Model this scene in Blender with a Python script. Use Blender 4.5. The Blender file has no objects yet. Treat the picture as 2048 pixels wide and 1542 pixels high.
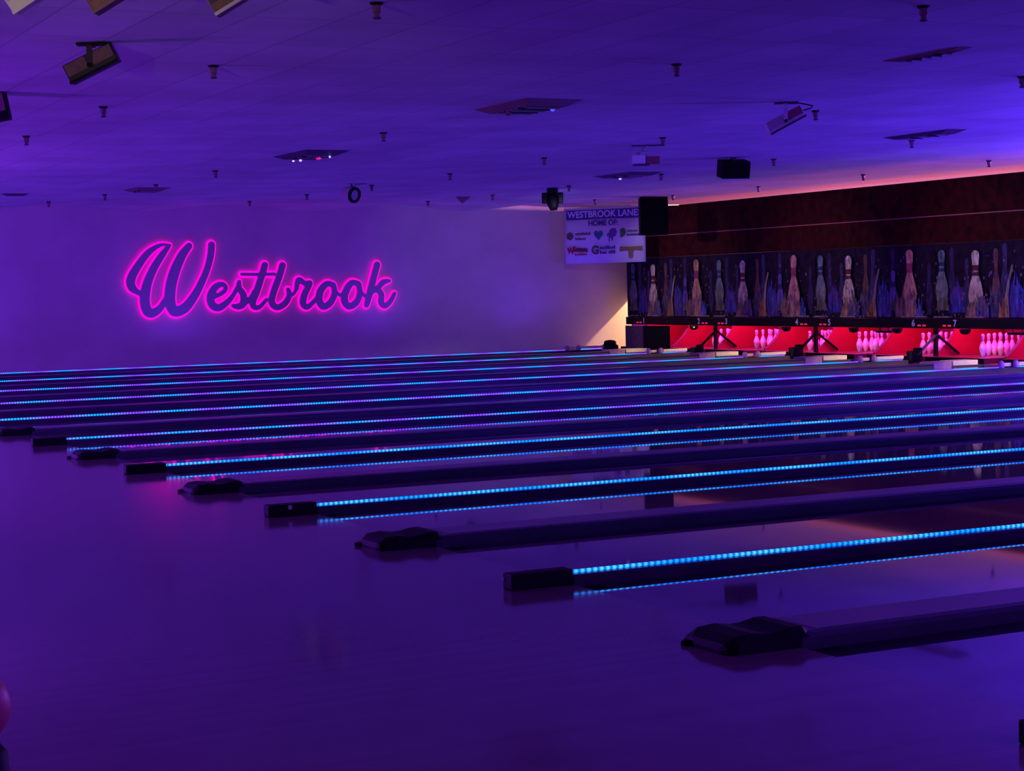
import bpy, bmesh, math, random
import numpy as np
from mathutils import Vector, Matrix

sc = bpy.context.scene
C = sc.collection
PI = math.pi

# ------------------------------------------------------------------ camera
cam_d = bpy.data.cameras.new('camera')
cam = bpy.data.objects.new('camera', cam_d)
C.objects.link(cam)
cam_d.sensor_fit = 'HORIZONTAL'
cam_d.sensor_width = 36.0
cam_d.lens = 36.0 * 3679.66 / 2048.0
cam_d.clip_end = 200
right = Vector((0.89236915, -0.450672, -0.0239173))
up = Vector((0.04504621, 0.03621377, 0.9983283))
fwd = Vector((0.44905248, 0.89195477, -0.05261712))
mw = Matrix((right, up, -fwd)).transposed().to_4x4()
mw.translation = Vector((-4.2249, -35.6680, 1.4380))
cam.matrix_world = mw
sc.camera = cam

# ------------------------------------------------------------------ colour management, world
sc.view_settings.view_transform = 'Standard'
sc.view_settings.look = 'None'
sc.view_settings.gamma = 1.0
sc.view_settings.exposure = 0.0
sc.view_settings.use_curve_mapping = False
try:
    sc.cycles.use_denoising = True
    sc.cycles.max_bounces = 6
    sc.cycles.sample_clamp_indirect = 4.0
except Exception:
    pass

world = bpy.data.worlds.new('world')
sc.world = world
world.use_nodes = True
bg = world.node_tree.nodes['Background']
bg.inputs[0].default_value = (0.10, 0.02, 0.42, 1)
bg.inputs[1].default_value = 0.05


def lamp(name, kind, loc, energy, color, target=None, **kw):
    d = bpy.data.lights.new(name, kind)
    d.energy = energy
    d.color = color
    for k, v in kw.items():
        setattr(d, k, v)
    o = bpy.data.objects.new(name, d)
    C.objects.link(o)
    o.location = loc
    if target is not None:
        o.rotation_euler = (Vector(target) - Vector(loc)).to_track_quat('-Z', 'Y').to_euler()
    return o


BLUE = (0.09, 0.026, 1.0)
H_C = 3.25
VIOLET = (0.235, 0.034, 1.0)
# violet fill lamps added out of view: over the lanes to the right of the view, over the approach to its left, and behind the photographer
for x, y, z, e, c in ((12.5, -22.5, 1.3, 1150, BLUE), (9.5, -30.0, 1.5, 420, BLUE), (-5.5, -20.0, 1.5, 700, VIOLET), (-3.5, -11.0, 1.4, 800, VIOLET),
                      (-3.0, -3.0, 1.3, 380, VIOLET), (2.0, -36.0, 2.2, 420, VIOLET), (15.6, -17.0, 1.1, 700, BLUE)):
    lamp('violet_fill', 'POINT', (x, y, z), e, c, shadow_soft_size=0.35)
# upward spots added along the dividers: soft blue fill on the ceiling
for y in (0.0, -3.48, -6.96, -10.44, -13.92, -17.4):
    for x in (2.2, 6.6, 11.0, 14.6):
        if x > 14 and y < -8:
            continue
        lamp('ceiling_fill', 'SPOT', (x, y - 0.03, 0.066), 80 if y > -8 else 52, (0.12, 0.034, 1.0), (x, y - 0.03, 3.0), spot_size=2.7, spot_blend=1.0, shadow_soft_size=0.01)
# warm spot added beside the photographer to brighten the upper corner fixtures
lamp('fixture_fill', 'SPOT', (-5.8, -31.0, 1.7), 330, (1.0, 0.80, 0.62), (-1.9, -25.6, 3.12), spot_size=0.42, spot_blend=0.8, shadow_soft_size=0.1)
# warm tubes of the machine room behind the masking, high up: they graze the ceiling through the gap over the masking
for y in (-2.0, -5.5, -9.0, -12.5, -16.0):
    lamp('machine_room_tube', 'AREA', (21.2, y, 2.94), 190, (1.0, 0.12, 0.42), (14.0, y, 3.20), shape='RECTANGLE', size=3.4, size_y=0.06)
    lamp('machine_room_tube', 'AREA', (21.2, y, 3.02), 130, (0.8, 0.5, 0.75), (14.0, y, 3.17), shape='RECTANGLE', size=3.4, size_y=0.04)
# warm lamp in the service aisle at the end of the side wall
lamp('aisle_lamp', 'POINT', (18.7, 0.45, 2.22), 800, (1.0, 0.62, 0.30), shadow_soft_size=0.04)
# pale spots added without fixtures, aimed at the side wall and at the printed masking
lamp('wall_fill_spot', 'SPOT', (11.4, -7.2, 2.75), 130, (0.5, 0.55, 1.0), (14.0, 1.2, 2.2), spot_size=0.85, spot_blend=1.0, shadow_soft_size=0.05)
for y in (-2.5, -7.0, -11.5):
    lamp('masking_fill_spot', 'SPOT', (10.2, y, 3.0), 380, (1.0, 0.80, 0.62), (16.7, y, 1.15), spot_size=0.72, spot_blend=0.8, shadow_soft_size=0.05)


# small warm fill lamps added under the masking beam, over the wooden ends of the dividers
for i in range(10):
    lamp('wood_fill', 'SPOT', (16.64, -1.74 * i - 1.15, 0.550), 75.0, (1.0, 0.70, 0.30), (15.72, -1.74 * i - 0.05, 0.09), spot_size=0.6, spot_blend=0.6, shadow_soft_size=0.012)


# ------------------------------------------------------------------ materials
def mat(name, color, rough=0.5, metal=0.0, emit=None, strength=0.0, noise=0.0, nscale=8.0, spec=0.5, bump=0.0):
    m = bpy.data.materials.new(name)
    m.use_nodes = True
    nt = m.node_tree
    b = nt.nodes['Principled BSDF']
    b.inputs['Base Color'].default_value = (*color, 1)
    b.inputs['Roughness'].default_value = rough
    b.inputs['Metallic'].default_value = metal
    b.inputs['Specular IOR Level'].default_value = spec
    if emit:
        b.inputs['Emission Color'].default_value = (*emit, 1)
        b.inputs['Emission Strength'].default_value = strength
    if noise or bump:
        tc = nt.nodes.new('ShaderNodeTexCoord')
        nz = nt.nodes.new('ShaderNodeTexNoise')
        nz.inputs['Scale'].default_value = nscale
        nz.inputs['Detail'].default_value = 4
        nt.links.new(tc.outputs['Object'], nz.inputs['Vector'])
        if noise:
            mr = nt.nodes.new('ShaderNodeMapRange')
            mr.inputs['From Min'].default_value = 0.3
            mr.inputs['From Max'].default_value = 0.7
            mr.inputs['To Min'].default_value = 1 - noise
            mr.inputs['To Max'].default_value = 1 + noise * 0.4
            vm = nt.nodes.new('ShaderNodeVectorMath')
            vm.operation = 'SCALE'
            vm.inputs[0].default_value = color
            nt.links.new(nz.outputs['Fac'], mr.inputs['Value'])
            nt.links.new(mr.outputs['Result'], vm.inputs['Scale'])
            nt.links.new(vm.outputs['Vector'], b.inputs['Base Color'])
        if bump:
            bp = nt.nodes.new('ShaderNodeBump')
            bp.inputs['Strength'].default_value = bump
            bp.inputs['Distance'].default_value = 0.01
            nt.links.new(nz.outputs['Fac'], bp.inputs['Height'])
            nt.links.new(bp.outputs['Normal'], b.inputs['Normal'])
    return m


def plank_mat(name, color, rough, board, axis=1, var=0.18):
    """wooden boards running along x: brightness changes from board to board across y"""
    m = mat(name, color, rough)
    nt = m.node_tree
    b = nt.nodes['Principled BSDF']
    tc = nt.nodes.new('ShaderNodeTexCoord')
    sep = nt.nodes.new('ShaderNodeSeparateXYZ')
    nt.links.new(tc.outputs['Object'], sep.inputs[0])
    dv = nt.nodes.new('ShaderNodeMath'); dv.operation = 'DIVIDE'; dv.inputs[1].default_value = board
    nt.links.new(sep.outputs[axis], dv.inputs[0])
    fl = nt.nodes.new('ShaderNodeMath'); fl.operation = 'FLOOR'
    nt.links.new(dv.outputs[0], fl.inputs[0])
    wn = nt.nodes.new('ShaderNodeTexWhiteNoise'); wn.noise_dimensions = '1D'
    nt.links.new(fl.outputs[0], wn.inputs['W'])
    nz = nt.nodes.new('ShaderNodeTexNoise'); nz.inputs['Scale'].default_value = 1.3; nz.inputs['Detail'].default_value = 3
    nt.links.new(tc.outputs['Object'], nz.inputs['Vector'])
    ad = nt.nodes.new('ShaderNodeMath'); ad.operation = 'ADD'
    nt.links.new(wn.outputs['Value'], ad.inputs[0]); nt.links.new(nz.outputs['Fac'], ad.inputs[1])
    mr = nt.nodes.new('ShaderNodeMapRange')
    mr.inputs['From Max'].default_value = 1.6
    mr.inputs['To Min'].default_value = 1 - var; mr.inputs['To Max'].default_value = 1 + var
    nt.links.new(ad.outputs[0], mr.inputs['Value'])
    vm = nt.nodes.new('ShaderNodeVectorMath'); vm.operation = 'SCALE'; vm.inputs[0].default_value = color
    nt.links.new(mr.outputs['Result'], vm.inputs['Scale'])
    nt.links.new(vm.outputs['Vector'], b.inputs['Base Color'])
    return m


def led_mat(name, c0, c1, period, strength):
    """bead pattern of the light strip plus slow colour change along its length"""
    m = mat(name, (0.02, 0.02, 0.04), 0.4)
    nt = m.node_tree
    b = nt.nodes['Principled BSDF']
    tc = nt.nodes.new('ShaderNodeTexCoord')
    sep = nt.nodes.new('ShaderNodeSeparateXYZ')
    nt.links.new(tc.outputs['Object'], sep.inputs[0])

    def wave(per):
        k = nt.nodes.new('ShaderNodeMath'); k.operation = 'MULTIPLY'; k.inputs[1].default_value = 2 * PI / per
        nt.links.new(sep.outputs[0], k.inputs[0])
        s = nt.nodes.new('ShaderNodeMath'); s.operation = 'SINE'
        nt.links.new(k.outputs[0], s.inputs[0])
        r = nt.nodes.new('ShaderNodeMapRange'); r.inputs['From Min'].default_value = -1
        nt.links.new(s.outputs[0], r.inputs['Value'])
        return r.outputs['Result']
    mx = nt.nodes.new('ShaderNodeMix'); mx.data_type = 'RGBA'
    mx.inputs['A'].default_value = (*c0, 1); mx.inputs['B'].default_value = (*c1, 1)
    nt.links.new(wave(period), mx.inputs['Factor'])
    nt.links.new(mx.outputs['Result'], b.inputs['Emission Color'])
    r2 = nt.nodes.new('ShaderNodeMapRange')
    r2.inputs['To Min'].default_value = strength * 0.30; r2.inputs['To Max'].default_value = strength * 1.9
    nt.links.new(wave(0.036), r2.inputs['Value'])
    nt.links.new(r2.outputs['Result'], b.inputs['Emission Strength'])
    return m


M = {}
M['wall'] = mat('painted_wall', (0.70, 0.56, 0.57), 0.75, noise=0.10, nscale=1.2, bump=0.05)
M['ceiling'] = None
M['approach'] = plank_mat('approach_boards', (0.24, 0.15, 0.165), 0.10, 0.06, var=0.10)
M['lane'] = plank_mat('lane_boards', (0.16, 0.105, 0.12), 0.035, 0.027, var=0.10)
M['gutter'] = mat('gutter_plastic', (0.035, 0.035, 0.06), 0.35)
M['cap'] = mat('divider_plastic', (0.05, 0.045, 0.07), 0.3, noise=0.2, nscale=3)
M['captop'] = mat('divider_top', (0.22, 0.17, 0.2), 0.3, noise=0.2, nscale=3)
M['black'] = mat('black_plastic', (0.005, 0.0045, 0.005), 0.6, noise=0.3, nscale=12, spec=0.12)
M['hoodblack'] = mat('hood_black', (0.006, 0.005, 0.007), 0.6, spec=0.2)
M['fabric'] = mat('black_grille_cloth', (0.005, 0.005, 0.005), 0.9, noise=0.4, nscale=60, spec=0.05)
M['darkmetal'] = mat('dark_metal', (0.03, 0.025, 0.03), 0.4, 0.6)
M['tanmetal'] = mat('tan_metal', (0.28, 0.20, 0.10), 0.5)
M['white'] = mat('white_enamel', (0.80, 0.78, 0.76), 0.4)
M['cream'] = mat('cream_enamel', (0.85, 0.80, 0.66), 0.45)
M['grey'] = mat('grey_enamel', (0.50, 0.50, 0.46), 0.45)
M['redfilter'] = mat('red_filter', (0.30, 0.06, 0.09), 0.35)
M['brownfilter'] = mat('brown_filter', (0.26, 0.11, 0.08), 0.5, noise=0.3, nscale=20)
M['maroon'] = mat('maroon_panel', (0.05, 0.0045, 0.004), 0.7, noise=0.7, nscale=5, spec=0.08)
M['artback'] = mat('print_background', (0.020, 0.009, 0.024), 0.6, noise=0.6, nscale=7, spec=0.1)
M['trimgold'] = mat('copper_trim', (0.42, 0.13, 0.10), 0.4)
M['beam'] = mat('black_beam', (0.012, 0.006, 0.010), 0.6, noise=0.3, nscale=10, spec=0.1)
M['digit'] = mat('digit_grey', (0.62, 0.60, 0.66), 0.5)
M['redlamp'] = mat('red_indicator', (0.3, 0.02, 0.04), 0.4, emit=(1.0, 0.03, 0.12), strength=0.55)
M['pitred'] = mat('red_paint', (0.42, 0.003, 0.018), 0.55, noise=0.15, nscale=4)
M['pitcurtain'] = mat('red_curtain', (0.26, 0.003, 0.03), 0.8, noise=0.3, nscale=6)
M['pitdeck'] = mat('deck_maple', (0.12, 0.03, 0.03), 0.35)
M['pin'] = mat('white_pin', (0.90, 0.88, 0.88), 0.3)
M['pinstripe'] = mat('pin_neck_stripe', (0.75, 0.02, 0.06), 0.35)
M['wood'] = mat('pale_maple', (0.88, 0.76, 0.48), 0.35, noise=0.12, nscale=10)
M['pinkwood'] = mat('pinkish_block', (0.52, 0.24, 0.34), 0.5, noise=0.2, nscale=10)
M['banner'] = mat('banner_vinyl', (0.72, 0.70, 0.76), 0.5, noise=0.06, nscale=5)
M['ink_blue'] = mat('ink_navy', (0.05, 0.03, 0.24), 0.6)
M['ink_dark'] = mat('ink_dark', (0.05, 0.03, 0.10), 0.6)
M['ink_white'] = mat('ink_white', (0.78, 0.76, 0.80), 0.5)
M['ink_teal'] = mat('ink_teal', (0.02, 0.20, 0.22), 0.6)
M['ink_green'] = mat('ink_green', (0.05, 0.22, 0.06), 0.6)
M['ink_olive'] = mat('ink_olive', (0.26, 0.20, 0.08), 0.6)
M['ink_red'] = mat('ink_red', (0.45, 0.015, 0.03), 0.6)
M['ink_maroon'] = mat('ink_maroon', (0.22, 0.02, 0.08), 0.6)
M['ink_violet'] = mat('ink_violet', (0.16, 0.06, 0.30), 0.6)
M['ink_brown'] = mat('ink_brown', (0.22, 0.11, 0.06), 0.6)
M['letter'] = mat('sign_letter_paint', (0.52, 0.36, 0.44), 0.55)
M['neon'] = mat('magenta_tube', (0.2, 0.0, 0.1), 0.4, emit=(1.0, 0.0, 0.56), strength=1.6)
M['ventgrey'] = mat('vent_grey', (0.44, 0.38, 0.42), 0.5)
M['ventred'] = mat('vent_rust', (0.24, 0.10, 0.13), 0.5)
M['ventdark'] = mat('vent_dark', (0.08, 0.055, 0.10), 0.6)
M['partition'] = mat('partition_board', (0.20, 0.18, 0.18), 0.7)
M['speckle'] = mat('speckled_panel', (0.12, 0.05, 0.10), 0.6, noise=0.8, nscale=40)
M['blueglint'] = mat('blue_glint', (0.02, 0.02, 0.3), 0.2, emit=(0.08, 0.12, 1.0), strength=0.9)
M['whitespark'] = mat('bright_glint', (0.5, 0.5, 0.6), 0.2, emit=(0.7, 0.65, 1.0), strength=1.0)
M['pinkspark'] = mat('pink_glint', (0.5, 0.05, 0.2), 0.2, emit=(1.0, 0.02, 0.22), strength=0.8)
M['ball'] = mat('red_ball', (0.60, 0.16, 0.18), 0.45)


def ceiling_mat():
    """lay-in tiles, 0.61 x 1.22 m, with a faint uneven joint"""
    m = mat('ceiling_tiles', (0.62, 0.60, 0.64), 0.85)
    nt = m.node_tree
    b = nt.nodes['Principled BSDF']
    tc = nt.nodes.new('ShaderNodeTexCoord')
    mp = nt.nodes.new('ShaderNodeMapping')
    mp.inputs['Rotation'].default_value = (0, 0, PI / 2)
    mp.inputs['Location'].default_value = (0.3, 0.25, 0)
    nt.links.new(tc.outputs['Object'], mp.inputs['Vector'])
    br = nt.nodes.new('ShaderNodeTexBrick')
    br.offset = 0.0
    br.inputs['Scale'].default_value = 1.0
    br.inputs['Brick Width'].default_value = 1.22
    br.inputs['Row Height'].default_value = 0.61
    br.inputs['Mortar Size'].default_value = 0.010
    br.inputs['Color1'].default_value = (0.66, 0.64, 0.68, 1)
    br.inputs['Color2'].default_value = (0.58, 0.56, 0.61, 1)
    br.inputs['Mortar'].default_value = (0.46, 0.44, 0.48, 1)
    nt.links.new(mp.outputs['Vector'], br.inputs['Vector'])
    nz = nt.nodes.new('ShaderNodeTexNoise')
    nz.inputs['Scale'].default_value = 0.9
    nz.inputs['Detail'].default_value = 5
    nt.links.new(tc.outputs['Object'], nz.inputs['Vector'])
    mr = nt.nodes.new('ShaderNodeMapRange')
    mr.inputs['From Min'].default_value = 0.3; mr.inputs['From Max'].default_value = 0.7
    mr.inputs['To Min'].default_value = 0.82; mr.inputs['To Max'].default_value = 1.08
    nt.links.new(nz.outputs['Fac'], mr.inputs['Value'])
    vm = nt.nodes.new('ShaderNodeVectorMath'); vm.operation = 'SCALE'
    nt.links.new(br.outputs['Color'], vm.inputs[0]); nt.links.new(mr.outputs['Result'], vm.inputs['Scale'])
    nt.links.new(vm.outputs['Vector'], b.inputs['Base Color'])
    return m


M['ceiling'] = ceiling_mat()


def print_mat():
    m = mat('printed_ink', (0.5, 0.5, 0.5), 0.45)
    nt = m.node_tree
    b = nt.nodes['Principled BSDF']
    at = nt.nodes.new('ShaderNodeVertexColor'); at.layer_name = 'ink'
    tc = nt.nodes.new('ShaderNodeTexCoord')
    mp = nt.nodes.new('ShaderNodeMapping'); mp.inputs['Scale'].default_value = (1, 1, 0.35)
    nt.links.new(tc.outputs['Object'], mp.inputs['Vector'])
    nz = nt.nodes.new('ShaderNodeTexNoise'); nz.inputs['Scale'].default_value = 16; nz.inputs['Detail'].default_value = 5
    nt.links.new(mp.outputs['Vector'], nz.inputs['Vector'])
    mr = nt.nodes.new('ShaderNodeMapRange')
    mr.inputs['From Min'].default_value = 0.32; mr.inputs['From Max'].default_value = 0.68
    mr.inputs['To Min'].default_value = 0.35; mr.inputs['To Max'].default_value = 1.15
    nt.links.new(nz.outputs['Fac'], mr.inputs['Value'])
    vm = nt.nodes.new('ShaderNodeVectorMath'); vm.operation = 'SCALE'
    nt.links.new(at.outputs['Color'], vm.inputs[0]); nt.links.new(mr.outputs['Result'], vm.inputs['Scale'])
    nt.links.new(vm.outputs['Vector'], b.inputs['Base Color'])
    return m


M['print'] = print_mat()
M['print'].node_tree.nodes['Principled BSDF'].inputs['Specular IOR Level'].default_value = 0.15


# ------------------------------------------------------------------ mesh helpers
class MB:
    def __init__(self):
        self.v = []
        self.f = []

    def add(self, vs, fs):
        n = len(self.v)
        self.v += [tuple(p) for p in vs]
        self.f += [tuple(i + n for i in q) for q in fs]
        return self

    def box(self, x0, x1, y0, y1, z0, z1, rot=None, off=(0, 0, 0)):
        vs = [(x, y, z) for z in (z0, z1) for y in (y0, y1) for x in (x0, x1)]
        if rot is not None:
            vs = [tuple(rot @ Vector(p) + Vector(off)) for p in vs]
        return self.add(vs, [(0, 2, 3, 1), (4, 5, 7, 6), (0, 1, 5, 4), (2, 6, 7, 3), (0, 4, 6, 2), (1, 3, 7, 5)])

    def tube(self, pts, r, n=10, r1=None, caps=True):
        pts = [Vector(p) for p in pts]
        k = len(pts)
        rings = []
        for i, p in enumerate(pts):
            d = (pts[min(i + 1, k - 1)] - pts[max(i - 1, 0)]).normalized()
            a = Vector((0, 0, 1)) if abs(d.z) < 0.9 else Vector((1, 0, 0))
            u = d.cross(a).normalized()
            w = d.cross(u)
            rr = r if r1 is None else r + (r1 - r) * i / (k - 1)
            rings.append([p + u * math.cos(2 * PI * j / n) * rr + w * math.sin(2 * PI * j / n) * rr for j in range(n)])
        vs = [q for ring in rings for q in ring]
        fs = []
        for i in range(k - 1):
            for j in range(n):
                a, b = i * n + j, i * n + (j + 1) % n
                fs.append((a, b, b + n, a + n))
        if caps:
            fs.append(tuple(range(n - 1, -1, -1)))
            fs.append(tuple((k - 1) * n + j for j in range(n)))
        return self.add(vs, fs)

    def lathe(self, prof, cx=0, cy=0, n=16, axis=None, origin=(0, 0, 0), caps=True):
        """profile of (radius, height) turned about z, or about any axis through origin"""
        if axis is None:
            q = Matrix.Identity(3)
        else:
            q = Vector(axis).to_track_quat('Z', 'Y').to_matrix()
        o = Vector(origin) + Vector((cx, cy, 0))
        vs = []
        for r, z in prof:
            for j in range(n):
                a = 2 * PI * j / n
                vs.append(o + q @ Vector((r * math.cos(a), r * math.sin(a), z)))
        fs = []
        for i in range(len(prof) - 1):
            for j in range(n):
                a, b = i * n + j, i * n + (j + 1) % n
                fs.append((a, b, b + n, a + n))
        if caps:
            fs.append(tuple(range(n - 1, -1, -1)))
            fs.append(tuple((len(prof) - 1) * n + j for j in range(n)))
        return self.add(vs, fs)

    def extrude_x(self, prof, x0, x1, caps=True):
        """closed profile of (y, z) run along x"""
        n = len(prof)
        vs = [(x0, y, z) for y, z in prof] + [(x1, y, z) for y, z in prof]
        fs = [(i, (i + 1) % n, (i + 1) % n + n, i + n) for i in range(n)]
        if caps:
            fs += [tuple(range(n - 1, -1, -1)), tuple(range(n, 2 * n))]
        return self.add(vs, fs)

    def extrude_y(self, prof, y0, y1):
        """closed profile of (x, z) run along y"""
        n = len(prof)
        vs = [(x, y0, z) for x, z in prof] + [(x, y1, z) for x, z in prof]
        fs = [(i, i + n, (i + 1) % n + n, (i + 1) % n) for i in range(n)]
        fs += [tuple(range(n)), tuple(range(2 * n - 1, n - 1, -1))]
        return self.add(vs, fs)

    def build(self, name, m, parent=None, smooth=False, bevel=0.0):
        me = bpy.data.meshes.new(name)
        me.from_pydata(self.v, [], self.f)
        bm = bmesh.new(); bm.from_mesh(me)
        bmesh.ops.recalc_face_normals(bm, faces=bm.faces)
        bm.to_mesh(me); bm.free()
        me.materials.append(m)
        if smooth:
            for p in me.polygons:
                p.use_smooth = True
        o = bpy.data.objects.new(name, me)
        C.objects.link(o)
        if parent:
            o.parent = parent
        if bevel:
            b = o.modifiers.new('bevel', 'BEVEL'); b.width = bevel; b.segments = 2; b.limit_method = 'ANGLE'
        return o


def tag(o, label, cat, group=None, kind=None):
    o['label'] = label
    o['category'] = cat
    if group:
        o['group'] = group
    if kind:
        o['kind'] = kind
    return o


def empty(name, loc, rz=0, label=None, cat=None, group=None):
    o = bpy.data.objects.new(name, None)
    o.empty_display_size = 0.1
    C.objects.link(o)
    o.location = loc
    o.rotation_euler = (0, 0, rz)
    if label:
        tag(o, label, cat, group)
    return o


def kids(o):
    return [c for c in C.objects if c.parent == o]


def copy_tree(o, parent=None):
    c = o.copy()
    C.objects.link(c)
    c.parent = parent
    for ch in kids(o):
        copy_tree(ch, c)
    return c


def struct(o):
    o['kind'] = 'structure'
    return o


ORD = ['zeroth', 'first', 'second', 'third', 'fourth', 'fifth', 'sixth', 'seventh', 'eighth', 'ninth', 'tenth', 'eleventh', 'twelfth',
       'thirteenth', 'fourteenth', 'fifteenth', 'sixteenth', 'seventeenth', 'eighteenth']
NUM = ['zero', 'one', 'two', 'three', 'four', 'five', 'six', 'seven', 'eight', 'nine', 'ten']

S = 3.48          # a pair of lanes
WALL = 1.2        # side wall
MASK = 16.76      # face of the masking over the pins
H = 3.25          # ceiling
YN = -41.0        # near limit of what is built
XN = -14.0


def lane_y(n):
    k = (n - 1) // 2
    return -S * k - 0.803 if n % 2 else -S * (k + 1) + 0.803


# ------------------------------------------------------------------ room shell
struct(MB().box(XN, 0, YN, WALL, -0.15, 0.0).build('floor', M['approach']))
struct(MB().box(0.0, 16.45, 0.06, WALL, -0.15, 0.0).build('floor_walkway', M['approach']))
struct(MB().box(16.45, 22, YN, WALL, -0.15, 0.0).build('floor_pit', M['partition']))
struct(MB().box(0.0, 16.45, YN, 0.06, -0.30, -0.15).build('floor_base', M['partition']))
struct(MB().box(XN, 22, WALL, WALL + 0.2, -0.15, H + 0.3).build('wall_side', M['wall']))
struct(MB().box(22, 22.2, YN, WALL + 0.2, -0.15, H + 0.3).build('wall_end', M['partition']))

# suspended ceiling, billowing where it meets the side wall
xs = np.linspace(XN, 22, 181)
ys = np.concatenate([np.linspace(YN, -8, 34), np.linspace(-7.6, WALL, 34)])
vs, fs = [], []
for y in ys:
    for x in xs:
        a = 0.075 * math.exp(-max(0.0, WALL - y) / 1.7) if x < 15.6 else 0.0
        if x > 14.6:
            a *= max(0.0, min(1.0, (15.6 - x)))
        amp = a * max(0.35, min(1.0, (x + 2) / 8.0))
        vs.append((x, y, H - amp * math.cos(2 * PI * (x - 5.9) / 3.7)))
nx = len(xs)
for j in range(len(ys) - 1):
    for i in range(nx - 1):
        a = j * nx + i
        fs.append((a, a + nx, a + nx + 1, a + 1))
struct(MB().add(vs, fs).build('ceiling', M['ceiling'], smooth=True))

# ------------------------------------------------------------------ lanes with their gutters
def gutter_mb(y0, sgn):
    """round trough from the lane edge y0 outwards, 0.22 wide"""
    w = 0.217
    prof = []
    for i in range(9):
        t = i / 8
        prof.append((y0 + sgn * w * t, -0.012 - 0.055 * math.sin(PI * t)))
    low = [(y, z - 0.015) for y, z in reversed(prof)]
    return MB().extrude_x(prof + low, 0.0, 16.44)


for n in range(1, 19):
    y = lane_y(n)
    who = 'next to the sign wall' if n == 1 else '%s out from the sign wall' % ORD[n]
    t = empty('bowling_lane', (0, y, 0), 0, 'glossy wooden bowling lane between two dark gutters, %s' % who, 'bowling lane', 'bowling lanes side by side')
    MB().box(0.0, 16.44, -0.533, 0.533, -0.15, 0.0).build('lane_bed', M['lane'], t)
    for sgn in (-1, 1):
        gutter_mb(0.533 * sgn, sgn).build('gutter', M['gutter'], t, smooth=True)

# ------------------------------------------------------------------ dividers
def cap_profile(w, h, b):
    return [(-w, -0.15), (w, -0.15), (w, h - b), (w - b * 0.6, h - b * 0.15), (w - b * 1.6, h), (-w + b * 1.6, h), (-w + b * 0.6, h - b * 0.15), (-w, h - b)]


LEDC = {}
near_blue, near_cyan = (0.0, 0.14, 1.0), (0.02, 0.24, 1.0)
far_violet, far_cyan = (0.13, 0.03, 1.0), (0.0, 0.22, 1.0)
M['led_near'] = led_mat('blue_strip_light', near_blue, near_cyan, 0.9, 2.0)
M['led_far'] = led_mat('violet_blue_strip_light', far_violet, far_cyan, 0.95, 1.9)

for k in range(0, 10):
    y = -S * k - (0.08 if k == 9 else 0)
    if k == 0:
        who = 'along the foot of the sign wall'
    elif k == 8:
        who = 'in front, with a bead-like bright strip'
    elif k == 9:
        who = 'outermost, nearest the photographer'
    else:
        who = '%s out from the sign wall' % ORD[k + 1]
    t = empty('lane_divider', (0, y, 0), 0, 'narrow lane divider with glowing blue light strip, %s' % who, 'lane divider', 'lit lane dividers')
    MB().extrude_x(cap_profile(0.05, 0.046, 0.012), 0.0, 16.1).build('divider_rail', M['cap'], t)
    MB().tube([(0.0, 0.012, 0.054), (15.1, 0.012, 0.054)], 0.008 if k > 4 else 0.011, 8).build('light_strip', M['led_near'] if k >= 6 else M['led_far'], t)
    MB().tube([(15.42, 0.012, 0.054), (16.02, 0.012, 0.054)], 0.0095, 8).build('light_strip', M['led_near'] if k >= 6 else M['led_far'], t)
    e = MB().box(-0.335, 0.0, -0.05, 0.05, 0.0, 0.076).build('end_cap', M['hoodblack'], t, bevel=0.008)
    if k == 7:
        MB().lathe([(0.0, 0), (0.014, 0.001), (0.016, 0.004), (0.010, 0.008), (0.0, 0.009)], n=12, axis=(0, -1, 0), origin=(-0.19, -0.050, 0.056)).build('white_dot', M['white'], e)
    if k == 8:
        MB().lathe([(0.0, 0), (0.009, 0.001), (0.010, 0.004), (0.006, 0.008), (0.0, 0.009)], n=12, axis=(-1, 0, 0), origin=(-0.335, 0.03, 0.045)).build('white_dot', M['white'], e)
    if k <= 5:
        for x in (15.11, 15.40):
            MB().lathe([(0.040, 0.04), (0.048, 0.055), (0.049, 0.10), (0.042, 0.135), (0.025, 0.155), (0.0, 0.16)], x, 0.0, n=14).build('post_knob', M['pinkwood'], t, smooth=True)
        MB().box(15.18, 15.33, 0.02, 0.06, 0.065, 0.118).build('wooden_bar', M['wood'], t, bevel=0.004)
        MB().box(15.48, 16.05, 0.015, 0.05, 0.070, 0.125).build('wooden_bar', M['wood'], t, bevel=0.004)

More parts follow.
